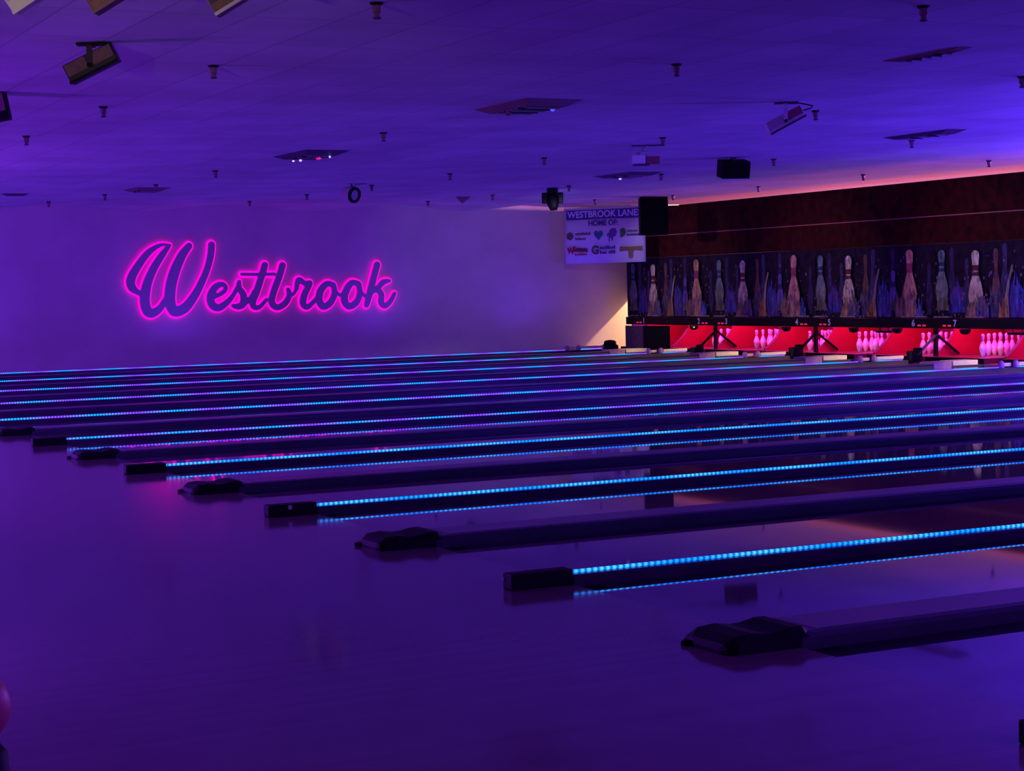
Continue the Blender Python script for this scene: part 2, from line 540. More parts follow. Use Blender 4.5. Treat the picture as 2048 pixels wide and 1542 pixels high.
for k in range(0, 9):
    y = -S * (k + 0.5)
    who = 'between the two lanes nearest the sign wall' if k == 0 else ('in the lower corner, nearest the photographer' if k == 8 else '%s out from the sign wall' % ORD[k + 1])
    t = empty('lane_divider', (0, y, 0), 0, 'wide unlit lane divider with dark front hood, %s' % who, 'lane divider', 'wide unlit lane dividers')
    MB().extrude_x(cap_profile(0.184, 0.058, 0.022), 0.0, 15.1).build('divider_rail', M['cap'], t)
    MB().box(0.10, 15.1, -0.135, 0.14, 0.0575, 0.0605).build('divider_top', M['captop'], t)
    # dark moulded hood, front lump and rear lump with a saddle between
    secs = [(-0.345, 0.12, 0.012), (-0.335, 0.16, 0.034), (-0.30, 0.182, 0.058), (-0.22, 0.184, 0.064), (-0.15, 0.184, 0.055), (-0.10, 0.184, 0.056),
            (-0.03, 0.184, 0.068), (0.02, 0.183, 0.068), (0.05, 0.18, 0.05)]
    vs, fs = [], []
    for x, w, h in secs:
        h *= 1.18
        vs += [(x, -w, 0), (x, -w, h * 0.6), (x, -w * 0.82, h), (x, w * 0.6, h), (x, w, h * 0.42), (x, w, 0)]
    for i in range(len(secs) - 1):
        for j in range(5):
            a = i * 6 + j
            fs.append((a, a + 1, a + 7, a + 6))
    fs += [tuple(range(5, -1, -1)), tuple((len(secs) - 1) * 6 + j for j in range(6))]
    MB().add(vs, fs).build('end_hood', M['hoodblack'], t)
    MB().add([(-0.375, 0.12, 0.002), (-0.30, 0.02, 0.002), (-0.30, 0.18, 0.002), (-0.37, 0.12, 0.018), (-0.30, 0.02, 0.03), (-0.30, 0.18, 0.022)],
             [(0, 2, 1), (3, 4, 5), (0, 1, 4, 3), (1, 2, 5, 4), (2, 0, 3, 5)]).build('hood_tip', M['hoodblack'], t)
    if k <= 4:
        MB().box(15.1, 15.47, -0.18, 0.18, -0.12, 0.095).build('end_block', M['pinkwood'], t, bevel=0.012)
        MB().box(15.50, 16.02, -0.17, -0.02, 0.02, 0.10).build('wooden_bar', M['wood'], t, bevel=0.008)
        MB().box(15.50, 16.02, 0.02, 0.17, 0.02, 0.10).build('wooden_bar', M['wood'], t, bevel=0.008)
        MB().box(15.47, 16.1, -0.184, 0.184, -0.15, 0.02).build('rail_foot', M['cap'], t)

# ------------------------------------------------------------------ pits with pins
def pin_profile():
    inch = 0.0254
    p = [(0.0, 0.0), (1.0, 0.0), (1.14, 0.3), (1.55, 1.2), (1.97, 2.8), (2.28, 4.2), (2.38, 5.0), (2.28, 5.9), (1.94, 7.25), (1.40, 8.6), (1.02, 9.6), (0.90, 10.3),
         (0.92, 11.0), (1.05, 12.0), (1.20, 13.0), (1.27, 13.7), (1.18, 14.3), (0.85, 14.75), (0.42, 14.97), (0.0, 15.0)]
    return [(r * inch, z * inch) for r, z in p]


prof = pin_profile()
pin_body = MB().lathe(prof, n=20)
stripe_prof = [(0.0240, 0.262), (0.0245, 0.264), (0.0242, 0.275), (0.0240, 0.277)]

PINROWS = [('head pin', 0, 0), ('second row, wall side', 1, 0.1524), ('second row, near side', 1, -0.1524),
           ('third row, wall side', 2, 0.3048), ('third row, middle', 2, 0), ('third row, near side', 2, -0.3048),
           ('back row, wall end', 3, 0.4572), ('back row, second from wall', 3, 0.1524), ('back row, third from wall', 3, -0.1524), ('back row, near end', 3, -0.4572)]
DECK = 0.09
pin0 = None
for n in range(1, 10):
    y = lane_y(n)
    who = '%s lane from the sign wall' % ORD[n]
    t = empty('pin_deck', (0, y, 0), 0, 'reddish pin deck with dark front edge, %s' % who, 'pin deck', 'pin decks in the pits')
    MB().box(16.46, 18.25, -0.74, 0.74, 0.0, DECK).build('deck_board', M['pitdeck'], t)
    MB().box(16.445, 16.459, -0.74, 0.74, 0.0, DECK).build('deck_edge', M['black'], t)
    tag(MB().box(18.26, 18.34, y - 0.76, y + 0.76, 0.0, 1.24).build('back_curtain', M['pitcurtain']),
        'dark red pit curtain, %s' % who, 'curtain', 'red curtains at the back of the pits')
    lamp('pit_lamp', 'AREA', (17.15, y, 0.98), 30.0, (1.0, 0.045, 0.66), (17.45, y, 0.0), shape='RECTANGLE', size=1.1, size_y=0.25)
    if n == 1 or n > 7:
        continue
    for place, row, dy in PINROWS:
        lab = 'glowing pink bowling pin, %s, on the %s lane from the wall' % (place, ORD[n])
        loc = (17.15 - 0.03 * (n - 5) + 0.264 * row, y + dy, DECK + 0.0005)
        if pin0 is None:
            pin0 = empty('bowling_pin', loc, 0, lab, 'bowling pin', 'bowling pins racked in the red pits')
            pin_body.build('pin_body', M['pin'], pin0, smooth=True)
            MB().lathe(stripe_prof, n=20).build('neck_stripe', M['pinstripe'], pin0)
        else:
            c = copy_tree(pin0)
            c.location = loc
            c['label'] = lab

struct(MB().box(18.36, 18.42, -S * 4.6, 0.0, 0.0, 1.26).build('wall_pit', M['pitcurtain']))
struct(MB().box(16.86, 18.36, -S * 4.6, 0.0, 1.25, 1.29).build('pit_light_lid', M['pitred']))  # unseen lid, added to stop light leaking out of the pits
# kickback plates between the lanes, front edge sweeping up in a curve
def kick(y, label, half):
    cur = []
    for i in range(11):
        u = i / 10
        cur.append((17.22 - 0.46 * (1 - u) ** 2.0, DECK + 0.02 + (0.60) * u))
    prof = [(16.74, 0.0)] + [(18.25, 0.0), (18.25, 1.19), (17.24, 1.19)] + [(x, z) for x, z in reversed(cur)]
    o = MB().extrude_y(prof, y - half, y + half).build('kickback_plate', M['pitred'])
    tag(o, label, 'kickback plate', 'red kickback plates between the pits')
    # rubber edge along the curve
    MB().tube([(x - 0.004, y, z) for x, z in cur], half, 8).build('edge_strip', M['ventred'], o)
    return o


for i in range(0, 10):
    y = -S * i * 0.5
    lab = 'red kickback plate with curved front edge, %s from the sign wall' % ('nearest one' if i == 0 else ORD[i + 1])
    kick(-0.02 if i == 0 else y + (0 if i % 2 else 0.035), lab, 0.022 if i % 2 or i == 0 else 0.014)

# ------------------------------------------------------------------ masking over the pits
random.seed(7)


class Ink:
    """flat coloured print, layered by fractions of a millimetre on the panel"""
    def __init__(self):
        self.v, self.f, self.c = [], [], []
        self.layer = 0

    def poly(self, pts, col, col_top=None):
        self.layer += 1
        x = -0.0005 - 0.0003 * self.layer
        n = len(self.v)
        zs = [p[1] for p in pts]
        z0, z1 = min(zs), max(zs)
        for yy, zz in pts:
            self.v.append((x, yy, zz))
            u = 0 if z1 == z0 else (zz - z0) / (z1 - z0)
            ct = col_top or col
            self.c.append(tuple(col[i] * (1 - u) + ct[i] * u for i in range(3)) + (1.0,))
        self.f.append(tuple(range(n, n + len(pts))))

    def pin(self, y, z0, h, col, base=None, stripes=None, rscale=1.0):
        k = h / 0.381
        half = [(r * k * rscale, z * k) for r, z in prof if r > 0 or z > 0.3]
        half = [p for p in half if p[0] > 0] + [(0.0, h)]

        def rad(z):
            for (r0, a), (r1, b) in zip(half, half[1:]):
                if a <= z <= b and b > a:
                    return r0 + (r1 - r0) * (z - a) / (b - a)
            return half[0][0]
        pts = [(y - r, z0 + z) for r, z in half] + [(y + r, z0 + z) for r, z in reversed(half[:-1])]
        self.poly(pts, base or col, col)
        for f0, f1, c in stripes or []:
            a, b = f0 * h, f1 * h
            self.poly([(y - rad(a), z0 + a), (y - rad(b), z0 + b), (y + rad(b), z0 + b), (y + rad(a), z0 + a)], c)

    def splash(self, y, z0, w, h, n, col, top, lean=0.0, bell=True):
        if bell and w > 0.12:
            m_ = [(y + w * 1.05 * math.cos(a), z0 + h * 0.74 * (abs(math.sin(a)) ** 0.8) * random.uniform(0.86, 1.08)) for a in np.linspace(0, PI, 26)]
            self.poly(m_, tuple(c * 0.62 for c in col), tuple(c * 0.8 for c in top))
        n = int(n * 1.6)
        for i in range(n):
            u = random.uniform(-1, 1)
            env = (1 - abs(u) ** 2.2) if bell else 1.0
            hh = h * env * random.uniform(0.55, 1.0) + 0.04
            yy = y + u * w
            ww = random.uniform(0.012, 0.05)
            tip = yy + lean * hh + random.uniform(-0.06, 0.06)
            g = random.uniform(0.6, 1.15)
            pts = [(yy - ww, z0), (yy - ww * 0.8, z0 + hh * 0.45), (tip - ww * 0.25, z0 + hh * 0.9), (tip, z0 + hh),
                   (tip + ww * 0.25, z0 + hh * 0.88), (yy + ww * 0.7, z0 + hh * 0.5), (yy + ww, z0)]
            self.poly(pts, tuple(c * g for c in col), tuple(c * g for c in top))

    def build(self, name, parent):
        me = bpy.data.meshes.new(name)
        me.from_pydata(self.v, [], self.f)
        at = me.color_attributes.new('ink', 'FLOAT_COLOR', 'POINT')
        for i, c in enumerate(self.c):
            at.data[i].color = c
        me.materials.append(M['print'])
        o = bpy.data.objects.new(name, me)
        C.objects.link(o)
        o.parent = parent
        return o


def text_mesh(name, s, size, m, parent, loc, rot, width=None, bold=0.0, depth=0.003, align='CENTER'):
    cu = bpy.data.curves.new(name, 'FONT')
    cu.body = s
    cu.size = size
    cu.align_x = align
    cu.align_y = 'CENTER'
    cu.extrude = depth
    cu.offset = bold
    o = bpy.data.objects.new(name, cu)
    C.objects.link(o)
    bpy.context.view_layer.update()
    dg = bpy.context.evaluated_depsgraph_get()
    me = bpy.data.meshes.new_from_object(o.evaluated_get(dg))
    bpy.data.objects.remove(o)
    bpy.data.curves.remove(cu)
    if width:
        xs_ = [v.co.x for v in me.vertices]
        k = width / (max(xs_) - min(xs_))
        for v in me.vertices:
            v.co.x *= k
    me.materials.clear()
    me.materials.append(m)
    o = bpy.data.objects.new(name, me)
    C.objects.link(o)
    o.parent = parent
    o.location = loc
    o.rotation_euler = rot
    return o


GREEN, WHITE, PINK, PURP = (0.16, 0.26, 0.24), (0.85, 0.72, 0.52), (0.72, 0.26, 0.26), (0.10, 0.07, 0.34)
FACING_LANES = (PI / 2, 0, -PI / 2)
for k in range(0, 5):
    ya = 0.137 if k == 0 else -S * k - 0.001
    yb = -S * (k + 1) + 0.001
    who = 'unit beside the sign wall' if k == 0 else '%s unit out from the sign wall' % ORD[k + 1]
    t = empty('masking_unit', (MASK, 0, 0), 0, 'dark masking printed with splashing pins, %s' % who, 'masking unit', 'masking units across the lane ends')
    MB().box(0.0, 0.04, yb, ya, 2.525, 3.135).build('upper_panel', M['maroon'], t)
    MB().box(0.0, 0.04, yb, ya, 2.04, 2.505).build('lower_panel', M['maroon'], t)
    MB().box(-0.006, 0.04, yb, ya, 2.506, 2.524).build('trim_strip', M['trimgold'], t)
    art = MB().box(0.0, 0.04, yb, ya, 0.742, 2.038).build('art_panel', M['artback'], t)
    beam = MB().box(-0.05, 0.06, yb, ya, 0.572, 0.740).build('beam', M['beam'], t)
    ink = Ink()
    y0 = -S * k
    b0 = 0.765

    def Y(d):
        return y0 + d
    # thin ghost pins far behind
    for d, h, c in ((-0.42, 1.15, (0.05, 0.03, 0.10)), (-0.80, 0.95, (0.06, 0.04, 0.12)), (-1.52, 1.1, (0.20, 0.08, 0.07)), (-1.74, 1.18, (0.07, 0.05, 0.14)),
                    (-2.30, 1.2, (0.05, 0.03, 0.09)), (-3.30, 0.9, (0.05, 0.03, 0.10))):
        if Y(d) < ya - 0.05 and Y(d) > yb + 0.05:
            ink.pin(Y(d), b0 + 0.05, h, c, rscale=0.62)
    ink.splash(Y(-0.56), b0 + 0.08, 0.20, 0.62, 16, (0.05, 0.05, 0.40), (0.16, 0.06, 0.34))
    ink.splash(Y(-1.55), b0, 0.26, 0.62, 14, (0.06, 0.05, 0.16), (0.20, 0.13, 0.18))
    ink.splash(Y(-1.95), b0, 0.34, 0.78, 34, (0.16, 0.05, 0.20), (0.08, 0.08, 0.36))
    ink.splash(Y(-2.10), b0, 0.16, 0.74, 14, (0.12, 0.05, 0.30), (0.07, 0.09, 0.42))
    ink.pin(Y(-0.20), b0 + 0.12, 1.04, (0.15, 0.25, 0.27), (0.24, 0.20, 0.14), [(0.64, 0.80, (0.04, 0.05, 0.09)), (0.70, 0.73, (0.20, 0.22, 0.28))])
    ink.splash(Y(-0.22), b0 + 0.12, 0.16, 0.30, 9, (0.24, 0.18, 0.12), (0.14, 0.15, 0.12))
    ink.pin(Y(-2.37), b0 + 0.13, 0.70, (0.16, 0.10, 0.46), (0.16, 0.08, 0.30), [(0.58, 0.72, (0.05, 0.03, 0.12))])
    ink.splash(Y(-2.42), b0 + 0.12, 0.14, 0.24, 8, (0.20, 0.16, 0.16), (0.10, 0.09, 0.14))
    ink.splash(Y(-1.74), b0, 0.10, 0.40, 9, (0.55, 0.20, 0.05), (0.36, 0.12, 0.10))
    ink.poly([(Y(-1.80), b0), (Y(-1.79), b0 + 0.35), (Y(-1.86), b0 + 0.62), (Y(-1.96), b0 + 0.88), (Y(-1.995), b0 + 0.86), (Y(-1.91), b0 + 0.60), (Y(-1.87), b0 + 0.3), (Y(-1.90), b0)],
             (0.40, 0.24, 0.10), (0.36, 0.30, 0.20))
    ink.pin(Y(-1.08), b0 - 0.005, 1.135, WHITE, (0.55, 0.30, 0.22), [(0.70, 0.78, (0.22, 0.03, 0.03)), (0.62, 0.675, (0.16, 0.04, 0.05))])
    ink.splash(Y(-1.02), b0, 0.18, 0.36, 12, (0.50, 0.18, 0.14), (0.30, 0.22, 0.12))
    ink.splash(Y(-1.24), b0, 0.16, 0.50, 9, (0.14, 0.08, 0.26), (0.22, 0.18, 0.20))
    ink.pin(Y(-2.85), b0, 1.19, PINK if k else (0.60, 0.28, 0.14), (0.62, 0.30, 0.20), [(0.66, 0.80, (0.40, 0.05, 0.12))])
    ink.splash(Y(-2.85), b0, 0.20, 0.56, 18, (0.58, 0.24, 0.17), (0.40, 0.17, 0.26))
    ink.splash(Y(-2.60), b0, 0.14, 0.48, 8, (0.30, 0.14, 0.12), (0.28, 0.14, 0.16))
    ink.splash(Y(-3.14), b0, 0.09, 0.36, 8, (0.14, 0.13, 0.55), (0.08, 0.08, 0.40))
    # pale spray at the feet of the pins
    for d in (-0.25, -1.08, -2.85, -3.12):
        ink.poly([(Y(d) - 0.24, b0 - 0.004), (Y(d) + 0.24, b0 - 0.004), (Y(d) + 0.20, b0 + 0.018), (Y(d) - 0.20, b0 + 0.018)], (0.36, 0.28, 0.26))
    for q in range(150):
        dy_, dz_ = random.uniform(-3.40, -0.06), random.random() ** 1.5 * 1.1
        r_ = random.uniform(0.006, 0.018)
        cc = random.choice(((0.30, 0.20, 0.14), (0.12, 0.12, 0.45), (0.30, 0.10, 0.16), (0.14, 0.20, 0.18)))
        ink.poly([(Y(dy_) + r_ * math.cos(a), b0 + dz_ + 1.8 * r_ * math.sin(a)) for a in np.linspace(0, 2 * PI, 7)[:-1]], cc)
    ink.v = [(x, max(yb + 0.004, min(ya - 0.004, yy)), zz) for x, yy, zz in ink.v]
    ink.build('printed_artwork', art)
    # lane numbers and red lamps on the beam
    for n in (2 * k + 1, 2 * k + 2):
        yd = {1: -0.645, 2: -2.893, 3: -3.935, 4: -6.392, 5: -7.43, 6: -9.881, 7: -10.981, 8: -13.37, 9: -14.47, 10: -16.86}[n]
        text_mesh('lane_number', str(n), 0.165, M['digit'], beam, (-0.054, yd, 0.655), FACING_LANES, bold=0.004)
        s_ = 1 if n % 2 == 0 else 1
        base = yd - 0.16 if n % 2 == 0 else yd + 0.14
        for q in (0, 0.13):
            yq = base - q if n % 2 == 0 else base + q
            MB().box(-0.058, -0.05, yq - 0.04, yq + 0.04, 0.605, 0.635).build('red_lamp', M['redlamp'], beam)

# end return of the masking and the first bay beside the wall
tag(MB().box(16.34, 16.40, -1.20, -0.46, 0.0, 0.56).build('speckled_board', M['speckle']),
    'speckled dark board standing under the masking beside the sign wall', 'board')
t = empty('cover_panel', (16.34, -1.74, 0), 0, 'black cover panel closing the pit of the lane next to the wall', 'cover panel')
MB().box(0.0, 0.05, -0.52, 0.50, 0.03, 0.565).build('panel', M['black'], t, bevel=0.01)
MB().box(0.0, 0.05, -0.52, 0.50, 0.0, 0.03).build('bottom_rail', M['darkmetal'], t)

# partition closing the service aisle above waist height
struct(MB().box(17.42, 17.48, 0.16, WALL, 1.16, H + 0.02).build('wall_aisle', M['partition']))
struct(MB().box(16.86, 22.0, 0.08, 0.14, 0.0, H - 0.01).build('wall_light_stop', M['partition']))  # unseen wall, extended to keep the tube light out of the aisle

# black domes under the beam
for i, (y, z) in enumerate(((-2.772, 0.578), (-6.108, 0.582), (-8.237, 0.585), (-9.493, 0.571), (-11.298, 0.569))):
    o = MB().lathe([(0.0, -0.075), (0.05, -0.068), (0.085, -0.04), (0.095, 0.0), (0.095, 0.02)], n=16, origin=(16.66, y, 0.548)).build('sensor_dome', M['hoodblack'], smooth=True)
    tag(o, 'small black dome under the masking beam, %s from the sign wall' % ('nearest' if i == 0 else ORD[i + 1]), 'sensor', 'black domes under the masking beam')

for y, nm in ((-8.75, 'fifth'), (-12.25, 'seventh')):
    t = empty('sweep_bar', (16.95, y, 0), 0, 'short black bar hanging over the pins on the %s lane from the wall' % nm, 'sweep bar', 'black bars over the pins')
    MB().box(-0.03, 0.03, -0.22, 0.22, 0.47, 0.515).build('bar', M['hoodblack'], t, bevel=0.01)
    for dy in (-0.12, 0.12):
        MB().tube([(0, dy, 0.50), (0, dy, 1.2)], 0.012, 8).build('hanger', M['darkmetal'], t)

# A-shaped braces on the lit dividers
for k in (1, 2, 3):
    y = -S * k - 0.02
    t = empty('support_frame', (0, y, 0), 0, 'black A-shaped support frame under the masking, %s of three from the sign wall' % ORD[k], 'support frame', 'black support frames in front of the pits')
    hb = 0.14 if k == 1 else 0.20
    MB().box(16.12, 16.41, -0.035, 0.06, 0.0, hb).build('base_box', M['hoodblack'], t, bevel=0.02)
    MB().box(16.26, 16.41, -0.036, 0.055, hb - 0.04, hb + 0.05).build('base_lid', M['hoodblack'], t, bevel=0.02)
    MB().box(16.69, 16.75, -0.034, 0.030, 0.0, 0.570).build('post', M['hoodblack'], t)
    MB().tube([(16.73, -0.01, 0.47), (16.30, -0.01, 0.12)], 0.027, 8).build('brace', M['tanmetal'] if k == 3 else M['hoodblack'], t)
    MB().tube([(16.73, -0.01, 0.47), (17.22, -0.01, 0.12)], 0.026, 8).build('brace', M['hoodblack'], t)
    if k > 1:
        MB().box(16.74, 16.752, 0.0, 0.03, 0.742, 1.9).build('cable_cover', M['hoodblack'], t)
# black machine housing at the end of the first lit divider
t = empty('machine_housing', (16.27, 0.11, 0), 0, 'low lumpy black housing at the end of the divider along the wall', 'machine housing')
MB().box(-0.16, 0.15, -0.15, 0.16, 0.0, 0.14).build('body', M['hoodblack'], t, bevel=0.05)
MB().lathe([(0.14, 0.10), (0.14, 0.19), (0.11, 0.225), (0.0, 0.24)], 0.0, 0, n=16).build('domed_lid', M['hoodblack'], t, smooth=True)

# ------------------------------------------------------------------ neon script sign
LETTERS = [
 ('W',[[(6.53,2.50,0.022),(6.34,2.49,0.042),(6.09,2.34,0.069),(5.86,2.06,0.083),(5.72,1.82,0.094),(5.73,1.65,0.089),(5.87,1.53,0.055),(5.99,1.49,0.072)], [(6.55,2.49,0.033),(6.40,2.32,0.069),(6.21,2.05,0.083),(6.07,1.77,0.094),(6.00,1.52,0.105),(5.99,1.30,0.105),(6.05,1.14,0.105),(6.16,1.12,0.094),(6.31,1.22,0.072),(6.43,1.41,0.055)], [(6.95,2.47,0.072),(6.79,2.27,0.094),(6.63,1.95,0.111),(6.54,1.66,0.116),(6.51,1.41,0.116),(6.54,1.22,0.111),(6.63,1.13,0.111),(6.83,1.21,0.105),(7.02,1.43,0.089),(7.17,1.68,0.078),(7.31,1.97,0.072),(7.40,2.26,0.075),(7.43,2.49,0.075)]]),
 ('e',[[(7.47,1.42,0.050),(7.64,1.50,0.050),(7.71,1.60,0.044),(7.63,1.67,0.056),(7.48,1.61,0.075),(7.37,1.42,0.085),(7.41,1.24,0.085),(7.55,1.19,0.081),(7.73,1.30,0.063),(7.86,1.44,0.050),(7.97,1.62,0.044)]]),
 ('s',[[(8.00,1.71,0.050),(7.99,1.59,0.063),(8.08,1.44,0.075),(8.07,1.26,0.081),(7.96,1.20,0.069),(7.85,1.22,0.044)], [(8.07,1.23,0.044),(8.22,1.35,0.050),(8.32,1.51,0.044)]]),
 ('t',[[(8.57,2.05,0.075),(8.48,1.79,0.075),(8.37,1.50,0.078),(8.28,1.29,0.075),(8.31,1.18,0.063),(8.43,1.18,0.050),(8.58,1.33,0.041)], [(8.06,1.87,0.038),(8.39,1.86,0.038),(8.77,1.86,0.038)]]),
 ('b',[[(8.96,2.04,0.075),(8.87,1.78,0.075),(8.74,1.47,0.075),(8.70,1.26,0.075),(8.82,1.16,0.069),(8.99,1.24,0.069),(9.09,1.40,0.063),(9.07,1.53,0.050)], [(9.08,1.40,0.044),(9.18,1.43,0.038),(9.27,1.56,0.044)]]),
 ('r',[[(9.24,1.51,0.041),(9.31,1.72,0.069),(9.45,1.65,0.056),(9.56,1.65,0.063),(9.44,1.44,0.075),(9.39,1.24,0.075),(9.48,1.15,0.063),(9.62,1.25,0.050),(9.75,1.40,0.038)]]),
 ('o',[[(10.07,1.61,0.063),(9.94,1.63,0.069),(9.79,1.48,0.081),(9.76,1.28,0.081),(9.85,1.15,0.075),(10.01,1.23,0.075),(10.11,1.42,0.069),(10.09,1.60,0.063)], [(10.09,1.52,0.044),(10.22,1.39,0.038),(10.33,1.44,0.038)]]),
 ('o',[[(10.66,1.62,0.063),(10.51,1.64,0.069),(10.38,1.48,0.081),(10.33,1.28,0.081),(10.43,1.14,0.075),(10.60,1.22,0.075),(10.69,1.41,0.069),(10.67,1.61,0.063)], [(10.68,1.51,0.044),(10.80,1.36,0.038),(10.92,1.41,0.038)]]),
 ('k',[[(11.11,2.02,0.075),(11.02,1.74,0.075),(10.93,1.44,0.078),(10.84,1.16,0.063)], [(10.94,1.41,0.044),(11.09,1.50,0.056),(11.24,1.64,0.063),(11.39,1.67,0.038)], [(11.09,1.50,0.063),(11.19,1.38,0.069),(11.18,1.21,0.069),(11.27,1.13,0.063),(11.40,1.23,0.056),(11.50,1.39,0.047)]]),
]


def sdf(strokes, X, Z):
    d = np.full(X.shape, 9.0)
    for st in strokes:
        # smooth the stroke with a Catmull-Rom pass
        P = [np.array(p) for p in st]
        Q = []
        for i in range(len(P) - 1):
            p0, p1, p2, p3 = P[max(i - 1, 0)], P[i], P[i + 1], P[min(i + 2, len(P) - 1)]
            for t_ in np.linspace(0, 1, 6, endpoint=False):
                Q.append(0.5 * ((2 * p1) + (-p0 + p2) * t_ + (2 * p0 - 5 * p1 + 4 * p2 - p3) * t_ ** 2 + (-p0 + 3 * p1 - 3 * p2 + p3) * t_ ** 3))
        Q.append(P[-1])
        for a, b in zip(Q, Q[1:]):
            ex, ez = b[0] - a[0], b[1] - a[1]
            L2 = ex * ex + ez * ez + 1e-12
            tt = np.clip(((X - a[0]) * ex + (Z - a[1]) * ez) / L2, 0, 1)
            dd = np.hypot(X - a[0] - tt * ex, Z - a[1] - tt * ez) - (a[2] + tt * (b[2] - a[2]))
            d = np.minimum(d, dd)
    return d


def contours(D, xs_, zs_, level):
    """marching squares; returns closed loops of (x, z)"""
    V = D - level
    edges = {}

    def pt(i, j, i2, j2):
        a, b = V[j, i], V[j2, i2]
        t_ = a / (a - b)
        return (xs_[i] + (xs_[i2] - xs_[i]) * t_, zs_[j] + (zs_[j2] - zs_[j]) * t_)
    inside = V < 0
    idx = inside[:-1, :-1] * 1 + inside[:-1, 1:] * 2 + inside[1:, 1:] * 4 + inside[1:, :-1] * 8
    js, is_ = np.nonzero((idx > 0) & (idx < 15))
    E = {0: lambda i, j: ('h', i, j), 1: lambda i, j: ('v', i + 1, j), 2: lambda i, j: ('h', i, j + 1), 3: lambda i, j: ('v', i, j)}
    table = {1: [(3, 0)], 2: [(0, 1)], 3: [(3, 1)], 4: [(1, 2)], 5: [(3, 2), (1, 0)], 6: [(0, 2)], 7: [(3, 2)], 8: [(2, 3)], 9: [(2, 0)],
             10: [(0, 3), (2, 1)], 11: [(2, 1)], 12: [(1, 3)], 13: [(1, 0)], 14: [(0, 3)]}
    pos, nxt = {}, {}
    for j, i in zip(js.tolist(), is_.tolist()):
        for e0, e1 in table[int(idx[j, i])]:
            k0, k1 = E[e0](i, j), E[e1](i, j)
            for kk in (k0, k1):
                if kk not in pos:
                    pos[kk] = pt(kk[1], kk[2], kk[1] + 1, kk[2]) if kk[0] == 'h' else pt(kk[1], kk[2], kk[1], kk[2] + 1)
            nxt[k0] = k1
    loops = []
    left = set(nxt)
    while left:
        s0 = left.pop()
        lp, cur = [pos[s0]], nxt[s0]
        while cur in left:
            left.discard(cur)
            lp.append(pos[cur])
            cur = nxt[cur]
        if len(lp) > 14:
            lp = np.array(lp)
            for _ in range(2):
                lp = (np.roll(lp, 1, 0) + 2 * lp + np.roll(lp, -1, 0)) / 4
            loops.append(lp[::2])
    return loops


sign = empty('neon_sign', (8.5, WALL, 1.0), 0, 'magenta edge-lit script sign on the violet wall reading Westbrook', 'sign')
gx, gz = np.arange(5.3, 11.9, 0.011), np.arange(0.85, 2.85, 0.011)
GX, GZ = np.meshgrid(gx, gz)
fields = [(nm, sdf(st, GX, GZ)) for nm, st in LETTERS]


def curve_obj(name, loops, m, parent, dim, y, **kw):
    cu = bpy.data.curves.new(name, 'CURVE')
    cu.dimensions = dim
    for k_, v_ in kw.items():
        setattr(cu, k_, v_)
    for lp in loops:
        sp = cu.splines.new('POLY')
        sp.points.add(len(lp) - 1)
        for p_, (x, z) in zip(sp.points, lp):
            p_.co = (x - 8.5, z - 1.0, 0, 1)
        sp.use_cyclic_u = True
    o = bpy.data.objects.new(name, cu)
    C.objects.link(o)
    bpy.context.view_layer.update()
    me = bpy.data.meshes.new_from_object(o.evaluated_get(bpy.context.evaluated_depsgraph_get()))
    bpy.data.objects.remove(o)
    bpy.data.curves.remove(cu)
    me.materials.clear()
    me.materials.append(m)
    o = bpy.data.objects.new(name, me)
    C.objects.link(o)
    o.parent = parent
    o.location = (0, y, 0)
    o.rotation_euler = (PI / 2, 0, 0)
    return o


for i, (nm, D) in enumerate(fields):
    curve_obj('letter', contours(D, gx, gz, -0.004), M['letter'], sign, '2D', -0.075 - 0.002 * (i % 2), fill_mode='BOTH', extrude=0.02)
rest = np.minimum.reduce([D for nm, D in fields[1:]])
for D, lab in ((fields[0][1], 'magenta glowing outline of the capital letter'), (rest, 'magenta glowing outline of the joined small letters')):
    o = curve_obj('glow_tube', contours(D, gx, gz, 0.012), M['neon'], sign, '3D', -0.045, fill_mode='FULL', bevel_depth=0.019, bevel_resolution=2)
    o['label'] = lab

# ------------------------------------------------------------------ banner across the corner
bn = empty('banner', (15.28, 0.30, 1.95), math.atan2(-0.83, 0.56), 'white vinyl banner with a navy heading and small logos, hung by the masking', 'banner')
BW, BH = 1.97, 1.22
vs, fs = [], []
for i in range(21):
    for z in (0.0, BH):
        vs.append((BW * i / 20, 0.008 * math.sin(i * 0.9), z))
for i in range(20):
    fs.append((2 * i, 2 * i + 2, 2 * i + 3, 2 * i + 1))
sheet = MB().add(vs, fs).build('vinyl_sheet', M['banner'], bn, smooth=True)
sol = sheet.modifiers.new('thickness', 'SOLIDIFY'); sol.thickness = 0.004; sol.offset = 0
FR = (PI / 2, 0, 0)
YB = -0.016
MB().box(0.055, 1.93, YB - 0.002, YB, 0.965, 1.175).build('heading_bar', M['ink_blue'], bn)
text_mesh('heading_text', 'WESTBROOK LANES', 0.20, M['ink_white'], bn, (0.99, YB - 0.004, 1.070), FR, width=1.80, bold=0.004, depth=0.001)
text_mesh('heading_text', 'HOME OF:', 0.165, M['ink_blue'], bn, (0.96, YB, 0.875), FR, width=0.72, bold=0.005, depth=0.001)


def ink_disc(cx, cz, r, m, name='logo', n=24, y=YB):
    MB().lathe([(r, 0.0), (r, 0.002)], n=n, axis=(0, -1, 0), origin=(cx, y, cz)).build(name, m, bn)


def ink_poly(pts, m, name='logo', y=YB):
    n = len(pts)
    vs_ = [(x, y, z) for x, z in pts] + [(x, y - 0.002, z) for x, z in pts]
    fs_ = [tuple(range(n)), tuple(range(2 * n - 1, n - 1, -1))] + [(i, (i + 1) % n, (i + 1) % n + n, i + n) for i in range(n)]
    MB().add(vs_, fs_).build(name, m, bn)


